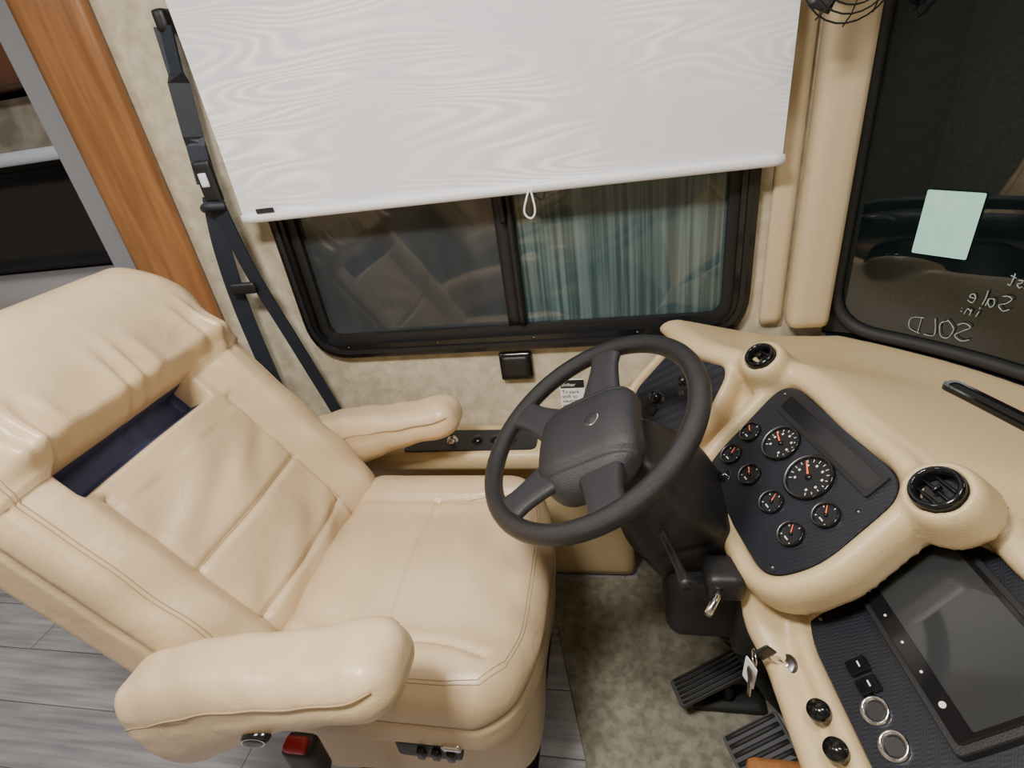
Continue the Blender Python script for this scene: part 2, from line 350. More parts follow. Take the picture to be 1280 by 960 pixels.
def words(txts,M4,parent,size,mat_):
    for i,(txt,x,y) in enumerate(txts):
        c=bpy.data.curves.new('print','FONT'); c.body=txt; c.size=size; c.extrude=.0002; c.materials.append(M[mat_])
        o=bpy.data.objects.new(f'print_{i}',c); COL.objects.link(o); o.parent=parent; o.matrix_parent_inverse=Matrix.Translation(-Vector(parent.location)); o.matrix_basis=M4@T((x,y,.0025))
words([('To park',-.146,.584),('shift to',-.146,.570),('neutral',-.146,.556),('apply',-.146,.542)],Mw,lb,.014,'rubber')
words([('Shifter',-.146,.606)],Mw@T((0,0,.001)),lb,.014,'white')
lb2=root('warning_label',(-.05,1.19,.62)); plate('card',[(-.068,.610),(-.010,.610),(-.010,.640),(-.068,.640)],.0015,'olabel',Mw,lb2)

# ------------------------------------------------------------ windshield
WP=spl([(.462,1.2,0),(.60,1.08,0),(.707,.945,0),(.80,.75,0),(.86,.5,0),(.90,.1,0),(.91,-.5,0),(.88,-1.2,0)],8)
WPa=np.array(WP); dl=np.r_[0,np.cumsum(np.linalg.norm(np.diff(WPa,axis=0),axis=1))]
def W(s): return np.array([np.interp(s,dl,WPa[:,0]),np.interp(s,dl,WPa[:,1])])
ws=root('windshield',(.8,.5,1.3))
S1=dl[-1]
v=[];f=[];ns=150;nz=60
for i in range(ns+1):
    s=S1*i/ns;x,y=W(s)
    for k in range(nz+1): v.append((x,y,.725+1.375*k/nz))
for i in range(ns):
    for k in range(nz):
        a=i*(nz+1)+k; f.append((a,a+1,a+nz+2,a+nz+1))
addmesh('glass',v,f,'windshield',ws)
def wsurf(s,z,off=0):
    x,y=W(s); x2,y2=W(s+.01); t=np.array([x2-x,y2-y]);t/=np.linalg.norm(t); n=np.array([t[1],-t[0]]); n=-n if n[0]>0 else n
    return (x+n[0]*off,y+n[1]*off,z)
go=rpoly([(0.015,.745),(S1-.03,.745),(S1-.03,2.06),(0.015,2.06)],.10,10)
def along(go,off,stp=.03):
    pts=[]
    for i in range(len(go)):
        a=np.array(go[i]);b_=np.array(go[(i+1)%len(go)]); n=max(1,int(np.linalg.norm(b_-a)/stp))
        for k in range(n): q=a+(b_-a)*k/n; pts.append(wsurf(q[0],q[1],off))
    return pts
addtube('gasket',along(go,.004),.013,'rubber',ws,8,True)
corner=[(.015+.10*(1-math.sin(a))*.9,.745+.10*(1-math.cos(a))*.9) for a in np.linspace(0,math.pi/2,9)]
v=[wsurf(0.0,.73,.005)]+[wsurf(c[0],c[1],.005) for c in corner]; f=[(0,i+1,i) for i in range(1,len(corner))]
addmesh('corner_filler',v,f,'rubber',ws,False)
def wframe(s,z,off=.006,tilt=0):
    o=wsurf(s,z,off); o2=wsurf(s-.02,z,off); ex=Vector(o2)-Vector(o)
    return frame(o,ex,(0,0,1))@Matrix.Rotation(tilt,4,'Z')
nc=plate('notice_card',rpoly([(-.043,-.058),(.043,-.058),(.043,.058),(-.043,.058)],.003),.001,'teal',wframe(.18,.985,.007,.02))
wt=root('windshield_writing',wsurf(.2,.85,.004),ws)
Lt={'S':[[(.6,.85),(.3,1),(.05,.8),(.3,.5),(.6,.25),(.3,0),(0,.15)]],'O':[[(.3,1),(.0,.6),(.15,.05),(.5,.1),(.6,.7),(.3,.98)]],'L':[[(.08,1),(.0,.05),(.5,.02)]],
'D':[[(.0,1),(.05,0)],[(-.08,.95),(.5,.8),(.55,.25),(-.02,.02)]],'a':[[(.42,.5),(.2,.55),(.05,.25),(.2,0),(.42,.2),(.45,.5),(.5,0)]],'l':[[(.15,1),(.1,.5),(.12,0)]],
'e':[[(.05,.3),(.45,.36),(.3,.58),(.05,.3),(.2,0),(.45,.1)]],'i':[[(.1,.5),(.12,0)],[(.1,.72),(.12,.78)]],'n':[[(0,.5),(.02,0)],[(.03,.35),(.25,.5),(.35,0)]],
'M':[[(0,0),(.1,1)],[(.1,1),(.3,.4),(.5,1)],[(.5,1),(.6,0)]],'u':[[(0,.5),(.1,.02),(.35,.12),(.4,.5),(.42,0)]],'s':[[(.35,.48),(.12,.5),(.15,.28),(.35,.15),(.15,0),(0,.08)]],
't':[[(.15,.85),(.12,.05),(.3,.05)],[(-.03,.55),(.32,.58)]],':':[[(.1,.1),(.12,.16)],[(.1,.4),(.12,.46)]]}
for wi,(txt,s,z,sz,t) in enumerate((('SOLD',.262,.776,.036,-.10),('in:',.265,.826,.024,.05),('Sale',.305,.848,.028,.05),('Must',.345,.890,.026,.1))):
    Mx=wframe(s,z,.006,t); x=0; allv=[];allf=[]
    for ch in txt:
        for st_ in Lt[ch]:
            pts=[tuple(Mx@Vector(((x+q[0]+random.uniform(-.04,.04))*sz,(q[1]+random.uniform(-.04,.04))*sz,0))) for q in st_]
            vv,ff=tube(spl(pts,5),[random.uniform(.0006,.0012) for _ in range((len(pts)-1)*5+1)],6); o=len(allv); allv+=vv; allf+=[tuple(i+o for i in q) for q in ff]
        x+=.75 if ch.isupper() else .52
    addmesh(f'word_{wi}',allv,allf,'ink',wt)

# ------------------------------------------------------------ dashboard
db=root('dashboard',(.4,.6,.6))
st=[(1.168,.10,.765,.03,.62),(1.05,.15,.765,.05,.62),(.97,.235,.765,.10,.62),(.90,.315,.765,.15,.615),(.75,.352,.762,.185,.615),(.65,.395,.75,.215,.60),(.60,.455,.715,.245,.555),
(.54,.475,.70,.268,.53),(.48,.49,.695,.275,.525),(.3,.505,.69,.29,.52),(.0,.52,.69,.31,.52),(-.4,.53,.69,.33,.52),(-.9,.53,.69,.34,.52)]
ws_x=lambda y: float(np.interp(-y,-WPa[:,1],WPa[:,0]))
V=[];F=[];prof=[]
S=spl([(a,b_,c,d,e) for a,b_,c,d,e in st],8)
for (y,tx,tz,bx,bz) in S:
    wx=ws_x(y)-.016
    d=np.array([tx-bx,tz-bz]); d/=np.linalg.norm(d); n=np.array([-d[1],d[0]])
    e=.045*float(1-ss(y,.58,.68))+.012
    P=[(wx,.722),(wx*.6+tx*.4,.733),(tx+.06,tz+.012),(tx+.03,tz+.018),(tx+.006,tz+.006),
       (tx-.008-n[0]*.036,tz-.008-n[1]*.036),(bx+.006-n[0]*.036,bz+.004-n[1]*.036),(bx-d[0]*e+n[0]*.004,bz-d[1]*e+n[1]*.004),(bx-d[0]*e-.002,bz-d[1]*e-.028),(bx-d[0]*e+.04,bz-d[1]*e-.065),(bx+.08,bz-.14),(bx+.20,bz-.17)]
    pr=spl([(a,y,b_) for a,b_ in P],5); prof.append(pr)
npz=len(prof[0])
for pr in prof: V+=[tuple(q) for q in pr]
for i in range(len(prof)-1):
    for k in range(npz-1): a=i*npz+k; F.append((a,a+1,a+npz+1,a+npz))
shell=addmesh('shell',V,F,'dash',db)
sm=shell.modifiers.new('sol','SOLIDIFY'); sm.thickness=.020; sm.offset=0
Mcl=frame((.266,.746,.69),(.24,-.97,0),(.742,.186,.645))
Mra=frame((.402,.479,.622),(.10,-.995,0),(.77,.077,.633))
Mfp=frame((.128,.996,.69),(.6,-.8,0),(.528,.396,.75))
oc=[(-.160,.112),(-.128,-.065),(-.108,-.118),(.138,-.124),(.168,-.05),(.150,.112)]
orr=[(-.158,.072),(-.150,-.13),(-.09,-.158),(.30,-.158),(.30,.113),(-.09,.113)]
of=[(-.118,-.055),(-.03,-.095),(.045,-.095),(.080,-.02),(.068,.098),(-.08,.088)]
def ccw(o):
    A=sum(o[i-1][0]*o[i][1]-o[i][0]*o[i-1][1] for i in range(len(o))); return o if A>0 else o[::-1]
parts=[]
def rim(o,M4,rr,w=1.,l=1.):
    q=rpoly(ccw(o),rr,8); n=len(q); V=[];F=[]
    prof=[(.001,-.055),(.001,-.004),(.005,.008),(.013,.014),(.024,.013),(.033,.004),(.038,-.012),(.040,-.055)]
    m_=len(prof)
    for i in range(n):
        a=np.array(q[i-1]);b_=np.array(q[(i+1)%n]); t=b_-a; t/=np.linalg.norm(t); nn=np.array([t[1],-t[0]])
        for off,z in prof: e=np.array(q[i])+nn*off*w; V.append(tuple(M4@Vector((e[0],e[1],z*l if z>0 else z))))
    for i in range(n):
        j=(i+1)%n
        for k in range(m_): k2=(k+1)%m_; F.append((i*m_+k,j*m_+k,j*m_+k2,i*m_+k2))
    return V,F
parts.append(rim(oc,Mcl,.05)); parts.append(rim(orr,Mra,.05,.9)); parts.append(rim(of,Mfp,.04,.7,.8))
Mv1=frame((.262,.945,.806),(.45,-.89,0),(.66,.33,.5)); Mv2=frame((.391,.589,.791),(.25,-.97,0),(.76,.2,.62))
for Mv,R in ((Mv1,.027),(Mv2,.031)):
    parts.append(lathev([(R+.024,-.07),(R+.016,-.016),(R+.009,-.003),(R+.001,-.002),(R+.001,-.07)],Mv,36,True))
Mig=frame((.235,.527,.491),(.10,-.995,0),(.72,.07,.68))
parts.append(lathev([(0,-.05),(.028,-.05),(.026,.002),(0,.002)],Mig))
allv=[];allf=[]
for v_,f_ in parts:
    o=len(allv); allv+=v_; allf+=[tuple(i+o for i in q) for q in f_]
rims=addmesh('rims',allv,allf,'dash',db)
dg=bpy.context.evaluated_depsgraph_get(); dg.update()
me1=bpy.data.meshes.new_from_object(shell.evaluated_get(dg)); shell.modifiers.clear(); shell.data=me1
bpy.ops.object.select_all(action='DESELECT'); shell.select_set(True); rims.select_set(True); bpy.context.view_layer.objects.active=shell
bpy.ops.object.join()
rm=shell.modifiers.new('remesh','REMESH'); rm.mode='VOXEL'; rm.voxel_size=.005; rm.use_smooth_shade=True
s2=shell.modifiers.new('smooth','SMOOTH'); s2.iterations=8; s2.factor=.6

def gauge(name,cx,cy,R,M4,parent,ang,n=11):
    Mg=M4@T((cx,cy,.004))
    lathe(name+'_bezel',[(R*1.0,0),(R*1.0,.006),(R*.94,.008),(R*.88,.006),(R*.86,.002)],'blackgloss',Mg,parent,32)
    lathe(name+'_chrome',[(R*.94,.0081),(R*.87,.0078),(R*.86,.005)],'darkmetal',Mg,parent,32)
    plate(name+'_face',circ(R*.88),.002,'black',Mg,parent,bev=.0001)
    V=[];F=[]
    for i in range(n):
        a=math.radians(225-270*i/(n-1)); d=np.array([math.cos(a),math.sin(a)]); t=np.array([-d[1],d[0]]); w=.0006 if n>7 else .0008
        q=[d*R*.68-t*w,d*R*.8-t*w,d*R*.8+t*w,d*R*.68+t*w]; o=len(V); V+=[(*x,.0025) for x in q]; F.append((o,o+1,o+2,o+3))
        if R>.03 and i%2==0:
            c=d*R*.55; o=len(V); V+=[(c[0]-.0018,c[1]-.0018,.0025),(c[0]+.0018,c[1]-.0018,.0025),(c[0]+.0018,c[1]+.0018,.0025),(c[0]-.0018,c[1]+.0018,.0025)]; F.append((o,o+1,o+2,o+3))
    if R<.03: 
        o=len(V); V+=[(-.004,-R*.5,.0025),(.004,-R*.5,.0025),(.004,-R*.4,.0025),(-.004,-R*.4,.0025)]; F.append((o,o+1,o+2,o+3))
    addmesh(name+'_ticks',V,F,'white',parent,False,Mg)
    a=math.radians(ang); d=Vector((math.cos(a),math.sin(a),0))
    t=Vector((-d.y,d.x,0)); w=R*.035+.0004
    V=[tuple(-d*R*.1-t*w+Vector((0,0,.0045))),tuple(d*R*.75-t*w*.4+Vector((0,0,.0045))),tuple(d*R*.75+t*w*.4+Vector((0,0,.0045))),tuple(-d*R*.1+t*w+Vector((0,0,.0045)))]
    addmesh(name+'_needle',V,[(0,1,2,3)],'orange',parent,False,Mg)
    lathe(name+'_hub',[(0,.006),(R*.12,.0055),(R*.14,.002)],'blackgloss',Mg,parent,14)
ic=root('instrument_cluster',(.266,.746,.69),db)
plate('panel',rpoly(ccw(oc),.05,8),.006,'carbon',Mcl,ic,z0=-.004)
Mk=Mcl@T((0,0,-.002))
gauge('speedometer',.042,.022,.040,Mk,ic,150,15); gauge('tachometer',-.047,.026,.034,Mk,ic,160,13)
for i,(x,y,a) in enumerate(((-.112,.0,100),(-.098,-.052,60),(-.034,-.048,95),(.038,-.047,60),(.105,-.053,75),(.113,.004,80))):
    gauge(f'small_gauge_{i}',x,y,.0205,Mk,ic,a+55,5)
plate('display',rpoly([(-.115,.066),(.122,.066),(.119,.098),(-.118,.098)],.004),.003,'lcd',Mk,ic,z0=.004)
ringplate('display_frame',rpoly([(-.120,.061),(.127,.061),(.124,.103),(-.123,.103)],.004),rpoly([(-.112,.069),(.119,.069),(.116,.095),(-.115,.095)],.004),.005,'black',Mk,ic,z0=.004)
lathe('dimmer_knob',[(0,.014),(.008,.014),(.010,.004),(.013,.003)],'blackgloss',Mk@T((-.068,-.085,.002)),ic,16)
for i,(x,y) in enumerate(((-.135,.09),(.135,.04),(-.1,-.10),(.13,-.105))): lathe(f'screw_{i}',[(0,.0065),(.003,.006),(.004,.004)],'darkmetal',Mk@T((x,y,0)),ic,10)
sp=root('headlight_switch_panel',(.128,.996,.69),db)
plate('panel',rpoly(ccw(of),.04,8),.006,'carbon',Mfp,sp,z0=-.004)
lathe('knob',[(0,.022),(.011,.021),(.013,.01),(.012,.004),(.017,.002)],'blackgloss',Mfp@T((-.045,-.03,0)),sp,20)
lathe('knob_2',[(0,.012),(.007,.012),(.009,.004),(.012,.002)],'blackgloss',Mfp@T((-.01,.03,.002)),sp,20)
lathe('knob_ring',[(.015,.006),(.0135,.0065),(.013,.004)],'darkmetal',Mfp@T((-.045,-.03,.0)),sp,20)
plate('rocker',rpoly([(-.06,-.068),(-.03,-.068),(-.03,-.048),(-.06,-.048)],.003),.006,'blackgloss',Mfp,sp,z0=.001)
plate('lamp_red',circ(.005,12,.036,.050),.003,'redlamp',Mfp,sp,z0=.001)
plate('lamp_red_2',rpoly([(.046,-.002),(.058,-.002),(.058,.004),(.046,.004)],.001),.003,'redlamp',Mfp,sp,z0=.001,bev=.0003)
plate('lamp_ring',circ(.007,14,.0,.005),.003,'darkmetal',Mfp,sp,z0=.001)
def vent(name,Mv,R):
    e=root(name,Mv.translation,db)
    lathe('ring',[(R,-.02),(R,.001),(R-.003,.005),(R-.007,.003),(R-.009,-.006),(R-.009,-.024)],'blackgloss',Mv,e,32)
    plate('back',circ(R-.002),.002,'rubber',Mv,e,z0=-.022)
    for i in (-1,0,1):
        y=i*(R*.42); hw=math.sqrt(max((R-.009)**2-y*y,1e-6))
        sbox(f'louver_{i+1}',(2*hw*.97,.0025,.012),.001,'black',Mv@T((0,y,-.012))@Matrix.Rotation(.3,4,'X'),e,step=.01)
    sbox('thumb_tab',(.004,.012,.010),.001,'blackgloss',Mv@T((0,0,-.005)),e,step=.004)
vent('air_vent',Mv1,.027); vent('air_vent_2',Mv2,.031)
df=root('defrost_vent',(.63,.86,.735),db); Md=frame((.602,.835,.739),(.34,-.94,0),(.94,.34,.0))
plate('slot',rpoly([(-.085,-.013),(.28,-.013),(.28,.013),(-.085,.013)],.012),.010,'rubber',Md,df)
ringplate('slot_lip',rpoly([(-.088,-.016),(.283,-.016),(.283,.016),(-.088,.016)],.014),rpoly([(-.08,-.010),(.275,-.010),(.275,.010),(-.08,.010)],.009),.013,'blackgloss',Md,df)
rp_=root('switch_console',(.40,.48,.62),db)
plate('panel',rpoly(ccw(orr),.05,8),.006,'carbon',Mra,rp_,z0=-.004)
rd=root('touchscreen_stereo',(.40,.48,.64),db); Mu=Mra@T((-.012,.013,-.001))
plate('bezel',rpoly([(-.120,-.077),(.120,-.077),(.120,.077),(-.120,.077)],.008),.014,'black',Mu,rd,z0=.004)
plate('unit',rpoly([(-.111,-.069),(.111,-.069),(.111,.069),(-.111,.069)],.006),.012,'blackgloss',Mu,rd,z0=.010)
plate('display',rpoly([(-.105,-.048),(.105,-.048),(.105,.063),(-.105,.063)],.003),.001,'screen',Mu,rd,z0=.022)
for i in range(5): plate(f'touch_key_{i}',circ(.0018 if i<4 else .004,10,-.09+i*.040,-.059),.0006,'white',Mu,rd,z0=.022,bev=.0001)
for i,x in enumerate((-.035,-.008)): 
    plate(f'rocker_{i}',rpoly([(x,-.128),(x+.02,-.128),(x+.02,-.100),(x,-.100)],.003),.010,'blackgloss',Mra,rp_,z0=.001)
    plate(f'rocker_mark_{i}',[(x+.006,-.112),(x+.014,-.112),(x+.014,-.110),(x+.006,-.110)],.0005,'white',Mra,rp_,z0=.011,bev=.0001)
for i,x in enumerate((.030,.072)):
    lathe(f'socket_ring_{i}',[(.018,.001),(.018,.006),(.015,.008),(.013,.005),(.012,.002)],'chrome',Mra@T((x,-.122,0)),rp_,24); plate(f'socket_core_{i}',circ(.012,16,x,-.122),.001,'darkmetal',Mra,rp_,z0=.002)
for i,x in enumerate((.018,.066)):
    lathe(f'knob_{i}',[(0,.036),(.013,.034),(.015,.026),(.011,.016),(.009,-.02)],'blackgloss',Mra@T((x,-.182,.0)),rp_,24)
for i,(x,y) in enumerate(((-.12,.09),(-.135,-.02),(-.11,-.13))): lathe(f'screw_{i}',[(0,.0045),(.003,.004),(.004,.002)],'darkmetal',Mra@T((x,y,0)),rp_,10)
ig=root('ignition_lock',(.235,.527,.49),db)
lathe('lock',[(0,.012),(.016,.012),(.019,.008),(.020,-.002)],'darkmetal',Mig,ig,24); lathe('lock_face',[(0,.014),(.009,.013),(.010,.01)],'chrome',Mig,ig,16)
ik=root('key_bunch',(.235,.527,.52))
sbox('key_shank',(.003,.010,.03),.001,'chrome',Mig@T((0,0,.030)),ik,step=.005); sbox('key_head',(.004,.026,.024),.0018,'black',Mig@T((0,0,.054)),ik,step=.004)
kp=Vector(Mig@Vector((0,-.01,.064)))
addtube('ring',[tuple(kp+Vector((.0,.012*math.cos(a),-.012+.012*math.sin(a)))) for a in np.linspace(0,2*math.pi,20,endpoint=False)],.0012,'chrome',ik,6,True)
plate('tag',rpoly([(-.013,-.05),(.013,-.05),(.013,0),(-.013,0)],.004),.0015,'white',frame(kp+Vector((-.002,.0,-.024)),(.4,-.9,0),(0,.1,1)),ik)
plate('spare_key',rpoly([(-.004,-.05),(.004,-.05),(.006,-.02),(.010,-.01),(.008,0),(-.008,0),(-.010,-.01),(-.006,-.02)],.002),.002,'chrome',frame(kp+Vector((-.006,-.012,-.022)),(.2,-.95,.2),(0,.3,1)),ik)

# ------------------------------------------------------------ steering wheel
WC=(-.054,.722,.798)
sw=root('steering_wheel',WC)
tl=math.radians(29)
Ms=frame(WC,(0,-.985,-.17),(math.cos(tl),0,math.sin(tl)))
R=.194; addtube('rim',[(R*math.cos(a),R*math.sin(a),0) for a in np.linspace(0,2*math.pi,96,endpoint=False)],.0165,'wheel',sw,16,True,Ms)
def spoke(name,a,w0,w1):
    a=math.radians(a); ca,sa=math.cos(a),math.sin(a)
    def df(V):
        t=(V[:,0]+.075)/.15; w=w0+(w1-w0)*np.sin(np.clip(t,0,1)*math.pi*.5)+.014*ss(t,.75,1.)
        V[:,1]*=w; V[:,2]+= -.022*(1-t); return V
    v,f=softbox((.15,1.,.020),(.006,.3,.008),.01,df); v[:,0]+=.115
    A=np.array([[ca,-sa,0],[sa,ca,0],[0,0,1]]); addmesh(name,v@A.T,f,'hub',sw,True,Ms)
for i,a in enumerate((12,168,232,308)): spoke(f'spoke_{i}',a,.105,.056)
def hubdf(V):
    y=V[:,1]; V[:,0]*=1-.16*np.clip(y/.09,-1,1)**2+.08*(y<0)*np.abs(y/.09); 
    V[:,2]-=.020*(V[:,0]/.11)**2; V[:,2]-=.006*g(np.abs(V[:,0])-.070,.004)*(V[:,2]>0); return V
sbox('hub_pad',(.215,.185,.07),(.055,.055,.028),'hub',Ms@T((0,-.006,-.018)),sw,step=.006,deform=hubdf)
Me=Ms@T((.0,.020,.014))
lathe('emblem',[(0,.004),(.012,.0035),(.0155,.002),(.017,-.002)],'chrome',Me,sw,24)
lathe('emblem_core',[(0,.0055),(.009,.005),(.0125,.003)],'hub',Me,sw,24)
sco=root('steering_column',(.06,.71,.62))
def coldf(V):
    t=np.clip((.17-V[:,2])/.34,0,1); V[:,0]*=.7+.40*ss(t,.0,.4)-.15*ss(t,.7,1); V[:,1]*=.6+.5*ss(t,0,.5)
    V[:,0]*=1-.04*g(V[:,2]+.02,.006); return V
sbox('shroud',(.18,.15,.32),(.035,.035,.03),'black',Ms@T((0,.035,-.225)),sco,step=.008,deform=coldf)
sbox('shroud_lower',(.15,.12,.14),(.03,.03,.03),'rubber',T((.145,.69,.46)),sco,step=.012)
addtube('shaft',[(.17,.70,.4),(.30,.71,.12),(.36,.71,.03)],.022,'rubber',sco,14)
addtube('boot',[(.19,.70,.42),(.23,.70,.34),(.26,.70,.26)],[.05,.045,.035],'rubber',sco,16)
for i in range(3): addtube(f'boot_fold_{i}',[(.205+.02*i,.70,.385-.04*i),(.209+.02*i,.70,.377-.04*i)],[.056-.005*i]*2,'rubber',sco,18)
addtube('turn_lever',spl([(.06,.64,.655),(.075,.58,.655),(.085,.53,.66)],5),[.007]*8+[.009]*3,'black',sco,10)
sbox('tilt_bracket',(.06,.06,.05),.012,'black',T((.155,.62,.575)),sco,step=.01)
addtube('tilt_lever',[(.15,.60,.58),(.12,.55,.575)],.006,'chrome',sco,8)
sbox('cable_cover',(.05,.10,.16),.015,'rubber',T((.205,.66,.46)),sco,step=.012)

# ------------------------------------------------------------ pedals
def ridged(name,o,ex,ey,w,h,parent,n):
    Mp=frame(o,ex,ey); plate('pad',rpoly([(-w/2,-h/2),(w/2,-h/2),(w/2,h/2),(-w/2,h/2)],.008),.01,'steelrib',Mp,parent)
    for i in range(n):
        x=-w/2+w*(i+.5)/n; sbox(f'rib_{i}',(w/n*.5,h*.9,.006),.0015,'rubber',Mp@T((x,0,.012)),parent,step=.03)
ap=root('accelerator_pedal',(.18,.75,.1)); ridged('a',(.18,.745,.10),(.30,-.95,.0),(.85,.30,.42),.062,.175,ap,6)
sbox('arm',(.12,.03,.03),.008,'black',T((.30,.75,.15)),ap,step=.02); sbox('base',(.16,.06,.02),.006,'rubber',T((.22,.75,.021)),ap,step=.02); sbox('stem',(.02,.03,.07),.005,'rubber',T((.22,.75,.06)),ap,step=.02)
bp_=root('brake_pedal',(.26,.58,.12)); ridged('b',(.255,.575,.125),(.3,-.95,0),(.85,.3,.45),.13,.12,bp_,8)
addtube('arm',[(.28,.575,.13),(.38,.59,.20),(.42,.60,.31)],.014,'rubber',bp_,10)
wtc=root('wood_tray',(.27,.37,.37)); sbox('top',(.18,.14,.03),.012,'wood',T((.255,.378,.385)),wtc,step=.012)
box('support',(.22,.32,.009),(.32,.42,.372),'black',wtc,.01)

# ------------------------------------------------------------ fan
fn=root('dash_fan',(.37,1.08,1.42)); Mf=frame((.36,1.06,1.42),(.9,.4,0),(0,0,1))
for i in range(9):
    r=.012+.011*i; z=.035*math.sqrt(max(0,1-(r/.105)**2)); addtube(f'cage_ring_{i}',[(r*math.cos(a),r*math.sin(a),z) for a in np.linspace(0,2*math.pi,32,endpoint=False)],.0014,'rubber',fn,5,True,Mf)
for i in range(12):
    a=i*math.pi/6; addtube(f'cage_spoke_{i}',[(r*math.cos(a),r*math.sin(a),.035*math.sqrt(max(0,1-(r/.105)**2))) for r in np.linspace(.005,.104,8)],.0012,'rubber',fn,5,False,Mf)
lathe('motor',[(0,.02),(.03,.018),(.035,0),(.03,-.04),(0,-.045)],'black',Mf,fn,20)
for i in range(3): sbox(f'blade_{i}',(.08,.035,.003),.001,'black',Mf@Matrix.Rotation(i*2.094,4,'Z')@T((.05,0,0))@Matrix.Rotation(.5,4,'X'),fn,step=.01)
addtube('stand',[(.36,1.1,1.41),(.39,1.13,1.5),(.405,1.15,1.56)],.01,'black',fn)

# ------------------------------------------------------------ driver seat
ds=root('driver_seat',(-.45,.70,0))
def cushdf(V):
    x,y,z=V[:,0],V[:,1],V[:,2]; xn=x/.26; yn=y/.28
    x2=x-.060*np.abs(yn)**3.*ss(xn,.2,1)
    top=ss(z,.0,.06)
    ay=np.abs(y)
    z2=z+top*(.024*ss(ay,.13,.22) - .014*ss(xn,.55,1.0) +.010*np.cos(np.clip(y/.19,-1,1)*math.pi))
    z2-= top*.011*g(ay-.175-.03*ss(xn,.2,.9),.006)*(xn<.72)
    z2-= top*.010*g(x+.02,.006)*(ay<.18)
    z2+= top*.0026*np.sin(x*55+3*np.sin(y*22))*ss(np.abs(xn),.3,1)
    z2+= top*.005*np.sin(x*38+y*60)*g(y+.16,.06)*ss(-xn,.0,.8)
    rr=1-.016*g(z-.012,.007)
    return np.stack([x2*rr,y*rr,z2],1)
CS=(.50,.56,.17);CR=(.06,.06,.055);Mcu=T((-.395,.705,.415))
cu=sbox('cushion',CS,CR,'leather',Mcu,ds,step=.0065,deform=cushdf)
H=.085
for k,o_ in enumerate((.0,.008)):
    xx,yy=.222+o_,.252+o_
    seamline(f'stitch_{k}',[(-.2,-yy,H),(.12,-yy,H),(xx-.03,-yy+.01,H),(xx,-yy+.05,H),(xx,yy-.05,H),(xx-.03,yy-.01,H),(.12,yy,H),(-.2,yy,H)],CS,CR,cushdf,Mcu,ds,.0009)
seamline('seam_cross',[(-.02,-.17,H),(-.02,.17,H)],CS,CR,cushdf,Mcu,ds,.0012)
for s_ in (-1,1): seamline(f'seam_side_{s_}',[(-.24,s_*.175,H),(.05,s_*.177,H),(.12,s_*.187,H),(.18,s_*.20,H)],CS,CR,cushdf,Mcu,ds,.0012)
seamline('seam_loop',[(-.20,-.28,.012),(.25,-.28,.012),(.25,.28,.012),(-.2,.28,.012)],CS,CR,cushdf,Mcu,ds,.0016)
out=list(rpoly([(-.24,-.26),(.225,-.25),(.225,.25),(-.24,.26)],.09,10))
V=[];F=[];dense=[]
for i in range(len(out)):
    a=np.array(out[i]);b_=np.array(out[(i+1)%len(out)]); n=max(1,int(np.linalg.norm(b_-a)/.015))
    for k in range(n): dense.append(a+(b_-a)*k/n)
N=len(dense); L=14
for l in range(L+1):
    t=l/L
    for i,q in enumerate(dense):
        w=1.0+.014*math.sin(i*.35)*t-.02*t+.015*math.sin(t*math.pi); V.append((q[0]*w,q[1]*w,.40-t*.20))
for l in range(L):
    for i in range(N): F.append((l*N+i,(l+1)*N+i,(l+1)*N+(i+1)%N,l*N+(i+1)%N))
addmesh('skirt',V,F,'leather',ds,True,T((-.392,.705,0)))
rc=math.radians(32.5)
Mb=frame((-.60,.705,.445),(0,1,0),(-math.sin(rc),0,math.cos(rc)))
BH=.765
def backdf(V):
    a=V[:,0].copy(); b=V[:,1]+BH/2; c=V[:,2].copy(); aa=np.abs(a)
    fr=ss(c,-.02,.06)
    bl=ss(aa,.155,.215)
    c=c+fr*(.048*bl*(1-ss(b,.50,.60)) + .048*ss(b,.505,.545)*(1-.7*ss(aa,.20,.28)) + .03*ss(b,.53,.66)*ss(aa,.20,.28) + .012*np.cos(np.clip(a/.17,-1,1)*math.pi)*(b<.5))
    c+=fr*.018*np.sin(np.clip((b-.52)/.25,0,1)*math.pi)
    slot=ss(b,.445,.455)*(1-ss(b,.498,.513))*ss(a,-.205,-.192)*(1-ss(a,.125,.138))
    c-=fr*.085*slot
    c-=fr*.010*g(aa-.165,.006)*(b<.43)
    c-=fr*.010*(g(b-.235,.006)+g(b-.09,.006))*(aa<.165)
    c+=fr*.009*np.sin(a*95+2.5*np.sin(a*31)+12*(b-.5))*np.exp(-((b-.555)/.055)**2)*(1-ss(aa,.2,.28))
    c+=fr*.0045*np.sin(b*42+a*26)*bl*(.4+.6*np.sin(b*9))
    c+=fr*.003*np.sin(a*40-b*22+2*np.sin(b*30))*(aa<.16)*(b<.4)
    c-=fr*.006*g(aa-.268,.005)*(b<.6)
    sg=ss(aa,.24,.28); a=a*(1-.03*g(c-.05,.006)*sg*(1-ss(b,.45,.6)))
    wd=1-.17*ss(b,.52,BH)**1.6-.03*(1-ss(b,0,.15)); a=a*wd
    return np.stack([a,b,c],1)
BS=(.59,BH,.19);BR=(.075,.10,.07);Mbk=Mb@T((0,0,-.085))
v,f=softbox(BS,BR,.0062,backdf)
bk=addmesh('backrest',v,f,['leather','navy'],ds,True,Mbk)
cent=v[f].mean(1)
for i in np.where((cent[:,0]>-.197)&(cent[:,0]<.130)&(cent[:,1]>.453)&(cent[:,1]<.503)&(cent[:,2]>-.04)&(cent[:,2]<.065))[0]: bk.data.polygons[int(i)].material_index=1
HB=.095; o=-BH/2
